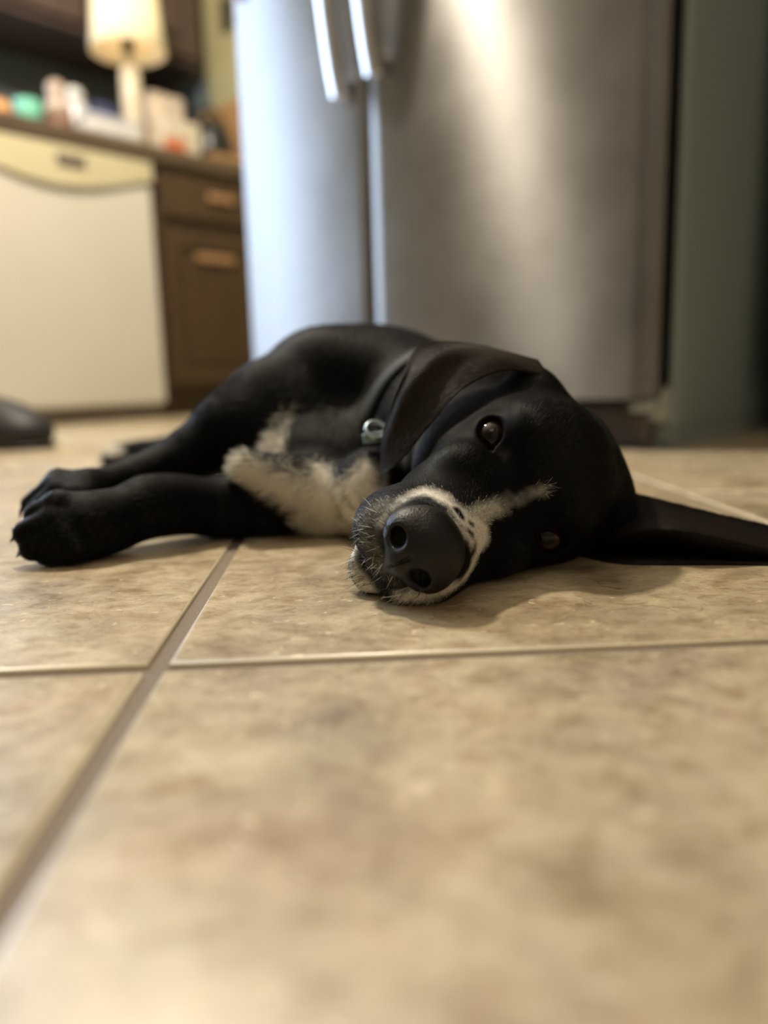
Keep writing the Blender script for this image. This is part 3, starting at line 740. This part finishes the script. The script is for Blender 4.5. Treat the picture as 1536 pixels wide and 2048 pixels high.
def coat(p, e=1.0):
    w_ = white(p)[:, None] ** e; return BLACK * (1 - w_) + WHITE * w_ * 0.9
#--MARKS--
dog = empty('dog', (0.05, 0.60, 0.0), 'black dog with white muzzle and chest lying on its side on the tiles', 'dog')
body = np_mesh('body', V, Q, None, M['skin'])
def adopt(o, parent):
    o.parent = parent; o.matrix_parent_inverse = Matrix.Translation(-Vector(parent.location)) if parent.type == 'EMPTY' else Matrix()
    return o
adopt(body, dog)
ca = body.data.color_attributes.new('fur', 'FLOAT_COLOR', 'POINT')
ca.data.foreach_set('color', np.concatenate([coat(V, 1.25) * 0.9, np.ones((len(V), 1))], 1).astype(f4).ravel())

# ---- eyes
def eye_mat():
    n = NT('wet_brown_eye'); a = n.node('ShaderNodeAttribute'); a.attribute_name = 'iris'
    n.set(Base_Color=a.outputs['Color'], Roughness=0.04, Specular_IOR_Level=0.35); return n.m
emat = eye_mat()
for sx in (1, -1):
    E_, g_, c_, n_ = EYE[sx]
    look = unit(unit(toH(np.array([[0.0, 0.0, 0.12]]))[0] - E_) * 0.75 + g_ * 0.55)
    bm = bmesh.new(); bmesh.ops.create_icosphere(bm, subdivisions=6, radius=0.0124)
    me = bpy.data.meshes.new('eye'); bm.to_mesh(me); bm.free()
    vv = np.array([v.co[:] for v in me.vertices]); d = vv / 0.0124; ca_ = d @ look
    ang = np.degrees(np.arccos(np.clip(ca_, -1, 1)))
    bul = np.exp(-(ang / 26) ** 2) * 0.0009
    vv = vv * (1 + bul[:, None] / 0.0124)
    me.vertices.foreach_set('co', (vv @ HM.T + H(*E_)).astype(f4).ravel())
    colr = np.clip((d @ c_ - 0.30) / 0.2, 0.03, 1)[:, None] * np.array([[0.36, 0.24, 0.23]])
    iris = np.array([0.020, 0.011, 0.008]) if sx > 0 else np.array([0.030, 0.011, 0.010])
    sm = np.clip((46 - ang) / 5, 0, 1)[:, None]; colr = colr * (1 - sm) + np.array([0.006, 0.004, 0.003]) * sm
    fl_ = 0.75 + 0.6 * vnoise(np.stack([np.arctan2(d @ n_, d @ c_) * 9, ang * 0.02, ang * 0], 1), 1.0, 3)
    sm = np.clip((40 - ang) / 4, 0, 1)[:, None]; colr = colr * (1 - sm) + iris * fl_[:, None] * sm
    sm = np.clip((23 - ang) / 3, 0, 1)[:, None]; colr = colr * (1 - sm) + np.array([0.002, 0.002, 0.002]) * sm
    at_ = me.color_attributes.new('iris', 'FLOAT_COLOR', 'POINT'); at_.data.foreach_set('color', np.concatenate([colr, np.ones((len(vv), 1))], 1).astype(f4).ravel())
    adopt(link('eye', me, None, True, emat), dog)

# ---- nose leather
NF = Field(np.arange(-0.030, 0.0301, 0.0006), np.arange(0.060, 0.112, 0.0006), np.arange(-0.066, -0.008, 0.0006))
NF.ell((0, 0.083, -0.0335), (0.0222, 0.0185, 0.0185), 0.004)
NF.ell((0, 0.088, -0.040), (0.0190, 0.0135, 0.0130), 0.008)
for sx in (-1, 1): NF.ell((sx * 0.0125, 0.0875, -0.0375), (0.0105, 0.0115, 0.0110), 0.005)
NF.cap((0, 0.094, -0.046), (0, 0.090, -0.058), 0.0060, 0.0040, 0.006)
for sx in (-1, 1):
    NF.cap((sx * 0.0115, 0.106, -0.0395), (sx * 0.0125, 0.086, -0.0370), 0.0054, 0.0046, 0.003, 's')
    NF.chain([(sx * 0.0135, 0.102, -0.0425), (sx * 0.019, 0.097, -0.0455), (sx * 0.0245, 0.088, -0.0455)], [0.0032, 0.0018, 0.0010], 0.002, mode='s')
NF.cap((0, 0.1030, -0.036), (0, 0.097, -0.060), 0.0010, 0.0010, 0.0012, 's')
nV, nQ = NF.mesh(1); nV = nV + np.array([0, 0.0040, 0.0005])
def nose_mat():
    n = NT('black_nose_leather'); v = n.coords(kind='Object'); vo = n.node('ShaderNodeTexVoronoi'); vo.inputs['Scale'].default_value = 900
    n.con(v, vo.inputs['Vector']); f = n.noise(v, 500, 3)
    n.set(Base_Color=n.ramp(f, [(0.3, (0.006, 0.0055, 0.0055)), (0.7, (0.010, 0.009, 0.009))]), Roughness=0.42, Specular_IOR_Level=0.32)
    n.bump(vo.outputs['Distance'], 0.55, 0.0004); return n.m
nose = adopt(np_mesh('nose', nV @ HM.T + HT, nQ, None, nose_mat()), dog)

# ---- ears: curved sheets of real thickness
def loft(name, curves, nu=46, nv=26, thick=0.0032, parent=None, mat=None, bow=0.0):
    """curves: list of rows (front edge ... back edge), each row a list of points base->tip; Catmull-Rom both ways"""
    def cr(pts, n):
        pts = [np.array(p) for p in pts]; pts = [2 * pts[0] - pts[1]] + pts + [2 * pts[-1] - pts[-2]]; out = []
        for i in range(n + 1):
            u = i / n * (len(pts) - 3); k = min(int(u), len(pts) - 4); t = u - k; a, b, c, d = pts[k:k + 4]
            out.append(0.5 * ((2 * b) + (-a + c) * t + (2 * a - 5 * b + 4 * c - d) * t * t + (-a + 3 * b - 3 * c + d) * t ** 3))
        return out
    rows = [cr(r, nu) for r in curves]
    G = np.array([cr([r[i] for r in rows], nv) for i in range(nu + 1)])    # (nu+1, nv+1, 3)
    du = np.gradient(G, axis=0); dv = np.gradient(G, axis=1); N_ = np.cross(du, dv); N_ /= np.linalg.norm(N_, axis=2, keepdims=True) + 1e-9
    iu = np.linspace(0, 1, nu + 1)[:, None]; iv = np.linspace(0, 1, nv + 1)[None, :]
    th = thick * (np.sqrt(np.clip(4 * iv * (1 - iv), 0, 1)) * 0.6 + 0.4) * (1 - 0.45 * iu) * np.clip((1.0 - iu) * 14, 0.25, 1)
    top = G + N_ * th[..., None] / 2; bot = G - N_ * th[..., None] / 2
    W = nv + 1; n = (nu + 1) * W; Vv = np.concatenate([top.reshape(-1, 3), bot.reshape(-1, 3)]); q = []
    for i in range(nu):
        for j in range(nv):
            a, b, c, d = i * W + j, i * W + j + 1, (i + 1) * W + j + 1, (i + 1) * W + j
            q.append((a, d, c, b)); q.append((a + n, b + n, c + n, d + n))
    for j in range(nv):
        q.append((j, j + 1, j + 1 + n, j + n)); k = nu * W; q.append((k + j + 1, k + j, k + j + n, k + j + 1 + n))
    for i in range(nu):
        a, d = i * W, (i + 1) * W; q.append((d, a, a + n, d + n)); a, d = i * W + nv, (i + 1) * W + nv; q.append((a, d, d + n, a + n))
    o = np_mesh(name, Vv, np.array(q), None, mat)
    return o, G, N_
ear_col = np.array([0.034, 0.025, 0.021])  # slight brown, lightened in colour for the light the upper ear catches
def paint_all(o, c):
    n = len(o.data.vertices); a = o.data.color_attributes.new('fur', 'FLOAT_COLOR', 'POINT')
    a.data.foreach_set('color', np.tile(np.append(c, 1), n).astype(f4))
earR_rows = [
    [P(1095, 752, 0.512), P(1008, 741, 0.498), P(925, 778, 0.487), P(864, 845, 0.481), P(810, 912, 0.482), P(776, 943, 0.488)],
    [P(1085, 738, 0.520), P(1000, 718, 0.510), P(910, 738, 0.502), P(848, 795, 0.494), P(798, 878, 0.490), P(770, 943, 0.491)],
    [P(1075, 724, 0.530), P(985, 703, 0.525), P(888, 706, 0.508), P(825, 765, 0.496), P(780, 862, 0.496), P(767, 939, 0.495)],
    [P(1072, 724, 0.538), P(975, 698, 0.538), P(872, 696, 0.535), P(812, 764, 0.516), P(772, 864, 0.506), P(765, 934, 0.500)],
    [P(1068, 726, 0.545), P(965, 694, 0.550), P(848, 690, 0.548), P(800, 762, 0.515), P(766, 868, 0.505), P(763, 928, 0.502)]]
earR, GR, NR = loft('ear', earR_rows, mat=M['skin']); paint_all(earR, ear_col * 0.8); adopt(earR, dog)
earL_rows = [
    [P(1150, 1120, 0.485), P(1230, 1131, 0.465), P(1330, 1131, 0.458), P(1440, 1129, 0.455), P(1560, 1134, 0.450), P(1700, 1140, 0.447)],
    [P(1160, 1096, 0.505), P(1240, 1098, 0.498), P(1335, 1094, 0.492), P(1425, 1112, 0.478), P(1560, 1122, 0.462), P(1700, 1134, 0.455)],
    [P(1165, 1070, 0.498), P(1245, 1070, 0.480), P(1335, 1062, 0.464), P(1412, 1075, 0.458), P(1560, 1106, 0.458), P(1700, 1124, 0.455)],
    [P(1170, 1020, 0.520), P(1250, 1028, 0.510), P(1335, 1035, 0.500), P(1430, 1056, 0.492), P(1560, 1088, 0.480), P(1700, 1112, 0.468)],
    [P(1185, 950, 0.535), P(1262, 984, 0.522), P(1335, 1004, 0.515), P(1440, 1030, 0.507), P(1560, 1058, 0.495), P(1700, 1102, 0.476)]]
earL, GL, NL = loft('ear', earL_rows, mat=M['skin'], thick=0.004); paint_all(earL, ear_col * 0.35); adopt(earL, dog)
earL_flap = None

# ---- coat of hairs
VN = vnormals(V, Q)
def sample(V, N, Q, n, wgt):
    c = V[Q].mean(1); ar = np.linalg.norm(np.cross(V[Q[:, 2]] - V[Q[:, 0]], V[Q[:, 3]] - V[Q[:, 1]]), axis=1) / 2
    wv = ar * wgt(c); pr = wv / wv.sum(); f = RNG.choice(len(Q), n, p=pr); u, v = RNG.random((2, n, 1))
    a, b, cc, d = (V[Q[f, k]] for k in range(4)); p = a * (1 - u) * (1 - v) + b * u * (1 - v) + cc * u * v + d * (1 - u) * v
    nn = N[Q[f]].mean(1); nn /= np.linalg.norm(nn, axis=1, keepdims=True) + 1e-9
    return p, nn
def is_nose(q):   # region covered by the nose leather
    return (q[:, 1] > 0.074) & (np.abs(q[:, 0]) < 0.023) & (q[:, 2] > -0.056) & (((q[:, 0] / 0.024) ** 2 + ((q[:, 1] - 0.089) / 0.0180) ** 2 + ((q[:, 2] + 0.034) / 0.0185) ** 2) < 1.0)
def near_eye(q):
    r = np.full(len(q), 9.0)
    for sx in (-1, 1): r = np.minimum(r, np.linalg.norm(q - (EYE[sx][0] + EYE[sx][1] * 0.0125), axis=1))
    return r
def view_w(c, N=None): return 1.0
def head_w(c):
    q = toH(c); r = np.linalg.norm(q - np.array([0, -0.01, -0.02]), axis=1)
    return np.clip((0.135 - r) / 0.03, 0, 1) * (~is_nose(q)) * (near_eye(q) > 0.0105) * (c[:, 2] > 0.0015)
def body_w(c):
    q = toH(c); r = np.linalg.norm(q - np.array([0, -0.01, -0.02]), axis=1)
    return np.clip((r - 0.105) / 0.03, 0, 1) * (c[:, 2] > 0.002) * np.clip(1.3 - (c[:, 1] - 0.5) * 2.2, 0.08, 1)
def tangent(d, n):
    d = d - n * (d * n).sum(1, keepdims=True); return d / (np.linalg.norm(d, axis=1, keepdims=True) + 1e-9)
def head_dir(p):
    q = toH(p); d = np.zeros_like(q); d[:, 1] = -1.0
    sg = np.sign(q[:, 0]); lat = np.abs(q[:, 0])
    d[:, 0] += sg * 0.45 * np.clip((q[:, 1] - 0.02) / 0.05, 0, 1.2)          # muzzle hair sweeps sideways and down
    d[:, 2] += -0.75 * np.clip((q[:, 1] - 0.03) / 0.05, 0, 1) * np.clip(lat / 0.012, 0, 1)
    d[:, 2] += 0.5 * np.clip((q[:, 1]) / 0.03, 0, 1) * np.clip(1 - lat / 0.012, 0, 1)
    return d @ HM.T
NH = 250000
p, nn = sample(V, VN, Q, NH, head_w); keep = (nn @ (-np.array([0.1, 1, -0.2]))) > -0.75; p, nn = p[keep], nn[keep]
d = tangent(head_dir(p) + RNG.normal(0, 0.13, p.shape) + (0.25 * (np.stack([vnoise(p, 260, 5), vnoise(p, 260, 6), vnoise(p, 260, 7)], 1) - 0.5)), nn)
q = toH(p); fw = np.clip((q[:, 1] - 0.01) / 0.05, 0, 1); ed = np.clip((near_eye(q) - 0.0115) / 0.012, 0.3, 1)
ln = (0.0068 - 0.0028 * fw) * RNG.uniform(0.6, 1.15, len(p)) * ed
wf_ = np.clip(white(p) * 1.15, 0, 1); iswh = RNG.random(len(p)) < wf_
cc = np.where(iswh[:, None], WHITE * RNG.uniform(0.75, 1.15, (len(p), 1)), BLACK * RNG.uniform(0.6, 1.8, (len(p), 1)))
ln = ln * np.where(q[:, 2] < -0.068, 0.55, 1.0)
lift = nn * (0.13 + 0.05 * fw[:, None]) * RNG.uniform(0.5, 1.3, (len(p), 1))
hairs('fur', p - nn * 0.0003, (d, lift), ln, np.where(iswh, 0.000075, 0.000065), cc, M['hair'], None, curl=0.30)
fh = bpy.data.objects['fur']; fh.name = 'head_fur'; fh.parent = body
NB = 150000
p, nn = sample(V, VN, Q, NB, body_w); keep = (nn @ (-np.array([0.1, 1, -0.4]))) > -0.6; p, nn = p[keep], nn[keep]
bd = np.zeros_like(p); bd[:] = (0.15, 1.0, -0.25)
legs = [(ll, 1), (rl, 1)]
for ch, s_ in legs:
    ch = np.array(ch)
    for a, b in zip(ch[1:], ch[2:]):
        dd, t = seg_d(p, a, b); mk = dd < 0.05; wv = np.clip(1 - dd / 0.05, 0, 1)[:, None] * 3; bd += wv * (b - a) / np.linalg.norm(b - a)
bd[white(p) > 0.3] += np.array([-0.9, -0.2, -0.3])
d = tangent(bd + RNG.normal(0, 0.2, p.shape), nn)
wf_ = white(p); iswh = RNG.random(len(p)) < wf_
cc = np.where(iswh[:, None], WHITE * RNG.uniform(0.7, 1.1, (len(p), 1)), BLACK * RNG.uniform(0.6, 1.6, (len(p), 1)))
ld = np.full(len(p), 9.0)
for ch in (ll, rl):
    for a, b in zip(ch[2:], ch[3:]): ld = np.minimum(ld, seg_d(p, a, b)[0])
foot = np.linalg.norm(p - (ll[-1] + np.array([-0.03, 0, 0])), axis=1) < 0.10
ln = np.where(iswh, 0.011, 0.010) * RNG.uniform(0.6, 1.2, len(p)) * np.where(foot, 0.5, np.where(ld < 0.035, 0.6, 1.0))
lift = nn * np.where(iswh, 0.22, 0.16)[:, None]
fb_ = hairs('body_fur', p - nn * 0.0003, (d, lift), ln, np.full(len(p), 0.00013), cc, M['hair'], None, curl=0.28); fb_.parent = body
# ears
for o, G, N_, sgn in ((earR, GR, NR, 1), (earL, GL, NL, 1)):
    n = 16000; nu, nv = G.shape[0] - 1, G.shape[1] - 1
    iu, iv = RNG.random(n) * nu, RNG.random(n) * nv; a, b = iu.astype(int), iv.astype(int); fu, fv = (iu - a)[:, None], (iv - b)[:, None]
    def bil(A): return A[a, b] * (1 - fu) * (1 - fv) + A[a + 1, b] * fu * (1 - fv) + A[a + 1, b + 1] * fu * fv + A[a, b + 1] * (1 - fu) * fv
    p = bil(G); nn = bil(N_); tocam = (np.array([0, 0, 0.12]) - p); s_ = np.sign((nn * tocam).sum(1, keepdims=True)); nn = nn * s_
    p = p + nn * 0.0008; du = bil(np.gradient(G, axis=0)); du /= np.linalg.norm(du, axis=1, keepdims=True)
    d = tangent(du + RNG.normal(0, 0.16, p.shape), nn)
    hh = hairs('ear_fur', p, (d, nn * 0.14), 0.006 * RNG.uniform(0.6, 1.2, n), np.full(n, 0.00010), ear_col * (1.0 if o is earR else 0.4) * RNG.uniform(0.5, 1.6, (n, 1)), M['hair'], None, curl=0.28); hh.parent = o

# ---- whiskers
wr, wd, wn, wl2 = [], [], [], []
for sx in (-1, 1):
    for i in range(4):
        for j in range(3):
            q0 = np.array([sx * (0.021 + 0.0035 * j), 0.088 - 0.010 * i, -0.045 - 0.004 * j]); q1 = unit((sx * (0.55 - 0.15 * j), -0.25, -0.75))
            wr.append(H(*q0)); wd.append(HM @ q1); wn.append(HM @ unit((sx * 0.6, 0.5, 0.2))); wl2.append(random.uniform(0.009, 0.018))
for k in range(7):
    q0 = np.array([0.030 + random.uniform(-0.004, 0.004), -0.002 + random.uniform(-0.01, 0.006), 0.022]); wr.append(H(*q0)); wd.append(HM @ unit((0.4, 0.3, 0.8))); wn.append(HM @ unit((0.2, -0.9, 0))); wl2.append(random.uniform(0.012, 0.022))
wr, wd, wn, wl2 = map(np.array, (wr, wd, wn, wl2))
wh = hairs('whiskers', wr, (wd, wn * 0.35), wl2, np.full(len(wr), 0.00004), np.tile([0.45, 0.42, 0.36], (len(wr), 1)), M['hair'], None, npt=8, curl=0.3)
adopt(wh, dog)

# ---- claws
claw = simple('pale_claw_horn', (0.30, 0.25, 0.20), 0.35)
def claws(toes, mat, n=4):
    for c, t, up in toes[:n]:
        mb = MB(); a = Vector(c + t * 0.005 - up * 0.001); pts = [a + Vector(t) * (0.0011 * i) - Vector(up) * (0.0005 * i * i) for i in range(5)]
        pts = [Vector((p_.x, p_.y, max(p_.z, 0.0028))) for p_ in pts]
        mb.sweep(pts, circ(0.0022, 8), n_up=Vector(up), taper=[1, 0.95, 0.8, 0.55, 0.2]); adopt(mb.build('claw', mat, None, smooth=True), dog)
dark_claw = simple('dark_claw_horn', (0.03, 0.026, 0.024), 0.35)
claws(lp, dark_claw); claws(rp, dark_claw); claws(hp, claw)

# ---- collar: a band laid on the neck
from mathutils.bvhtree import BVHTree
bvh = BVHTree.FromPolygons([Vector(v) for v in V], [tuple(int(i) for i in q_) for q_ in Q])
c0 = Vector((0.058, 0.640, 0.068)); ax = Vector((-0.25, 0.95, 0.10)).normalized(); u_ = ax.cross(Vector((0, 0, 1))).normalized(); v_ = ax.cross(u_)
cm = MB(); NS = 72; rings = []
for i in range(NS):
    a = 2 * pi * i / NS; dr = u_ * cos(a) + v_ * sin(a); ring = []
    for s_ in (-1, 1):
        o_ = c0 + ax * (0.0095 * s_)
        hit = bvh.ray_cast(o_ + dr * 0.16, -dr); r_ = (hit[0] - o_).length if hit[0] else 0.07
        r_ = min(r_, 0.078); ring.append((o_ + dr * (r_ + 0.0005), o_ + dr * (r_ + 0.004)))
    (a0, a1), (b0, b1) = ring; rings.append([cm.bm.verts.new(x) for x in (a0, a1, b1, b0)])
for i in range(NS):
    a, b = rings[i], rings[(i + 1) % NS]
    for k in range(4): cm.bm.faces.new((a[k], b[k], b[(k + 1) % 4], a[(k + 1) % 4]))
collar = adopt(cm.build('collar', simple('dark_grey_nylon_webbing', (0.014, 0.018, 0.022), 0.7), None, smooth=True), dog)
def ring_mesh(name, c, r, tr, nrm, mat, parent, sx=1.0):
    mb = MB(); n_ = Vector(nrm).normalized(); e1 = n_.orthogonal().normalized(); e2 = n_.cross(e1); R_ = []
    for i in range(28):
        a = 2 * pi * i / 28; o_ = Vector(c) + e1 * cos(a) * r * sx + e2 * sin(a) * r; rad = (o_ - Vector(c)).normalized()
        R_.append([mb.bm.verts.new(o_ + rad * tr * cos(b) + n_ * tr * sin(b)) for b in [2 * pi * k / 10 for k in range(10)]])
    for i in range(28):
        a, b = R_[i], R_[(i + 1) % 28]
        for k in range(10): mb.bm.faces.new((a[k], b[k], b[(k + 1) % 10], a[(k + 1) % 10]))
    return mb.build(name, mat, parent, smooth=True)
ring_mesh('collar_ring', P(752, 860, 0.548), 0.0072, 0.0016, (0.3, -1, 0.9), simple('blue_grey_metal_ring', (0.42, 0.52, 0.55), 0.3, 0.9), collar)
bk = MB().box(-0.009, 0.009, -0.004, 0.004, -0.0035, 0.0035, 0.0012, 2, Matrix.Translation(Vector(P(750, 874, 0.550))) @ Matrix.Rotation(radians(-8), 4, 'Y'))
bk.build('buckle', simple('pale_blue_buckle', (0.25, 0.36, 0.40), 0.35), collar)

# ------------------------------------------------------------------ boot at the left edge
bt = empty('boot', (-0.70, 1.46, 0), 'black ankle boot at the left edge in front of the dishwasher', 'boot')
BF = Field(np.arange(-0.98, -0.56, 0.004), np.arange(1.32, 1.60, 0.004), np.arange(-0.004, 0.26, 0.004))
BF.ell((-0.672, 1.445, 0.030), (0.058, 0.050, 0.036), 0.03)
BF.ell((-0.75, 1.46, 0.040), (0.10, 0.048, 0.060), 0.04)
BF.cap((-0.80, 1.47, 0.06), (-0.80, 1.475, 0.19), 0.052, 0.055, 0.04)
BF.cap((-0.80, 1.475, 0.13), (-0.80, 1.475, 0.25), 0.045, 0.048, 0.01, 's')
BF.cap((-0.745, 1.445, 0.11), (-0.722, 1.44, 0.155), 0.016, 0.010, 0.015)
BF.op(lambda X, Y, Z: (0.008 - Z) + 0 * X + 0 * Y, (-1, 1.3, -0.01), (-0.5, 1.62, 0.012), 0.002, 's2', pad=0.02)
bV, bQ = BF.mesh(2)
upm = np_mesh('upper', bV, bQ, None, simple('black_boot_leather', (0.012, 0.012, 0.016), 0.55)); adopt(upm, bt)
so = Field(np.arange(-0.98, -0.56, 0.004), np.arange(1.32, 1.60, 0.004), np.arange(-0.004, 0.026, 0.002))
so.ell((-0.672, 1.445, 0.006), (0.062, 0.053, 0.011), 0.02); so.ell((-0.79, 1.462, 0.006), (0.075, 0.048, 0.011), 0.03)
so.op(lambda X, Y, Z: (0.0004 - Z) + 0 * X + 0 * Y, (-1, 1.3, -0.01), (-0.5, 1.62, 0.012), 0.002, 's2', pad=0.02)
sV, sQ = so.mesh(1); adopt(np_mesh('sole', sV, sQ, None, M['gasket']), bt)

# ------------------------------------------------------------------ loose dark hairs shed on the tiles
sh_r, sh_d, sh_n, sh_l = [], [], [], []
for i in range(26):
    x_ = random.uniform(-0.02, 0.24); y_ = random.uniform(0.33, 0.42); a_ = random.uniform(0, 2 * pi)
    if y_ > 0.37 and x_ < 0.10: continue
    sh_r.append((x_, y_, 0.0005)); sh_d.append((cos(a_), sin(a_), 0)); sh_n.append((-sin(a_), cos(a_), 0)); sh_l.append(random.uniform(0.008, 0.022))
sh_r, sh_d, sh_n, sh_l = map(np.array, (sh_r, sh_d, sh_n, sh_l))
shed = hairs('shed_hair', sh_r, (sh_d, sh_n * 0.9), sh_l, np.full(len(sh_r), 0.00006), np.tile([0.03, 0.02, 0.015], (len(sh_r), 1)), M['hair'], None, npt=8, curl=0.4, tip=0.6)
tag(shed, 'fine loose dark hairs shed on the beige tile in front of the head', 'hair')
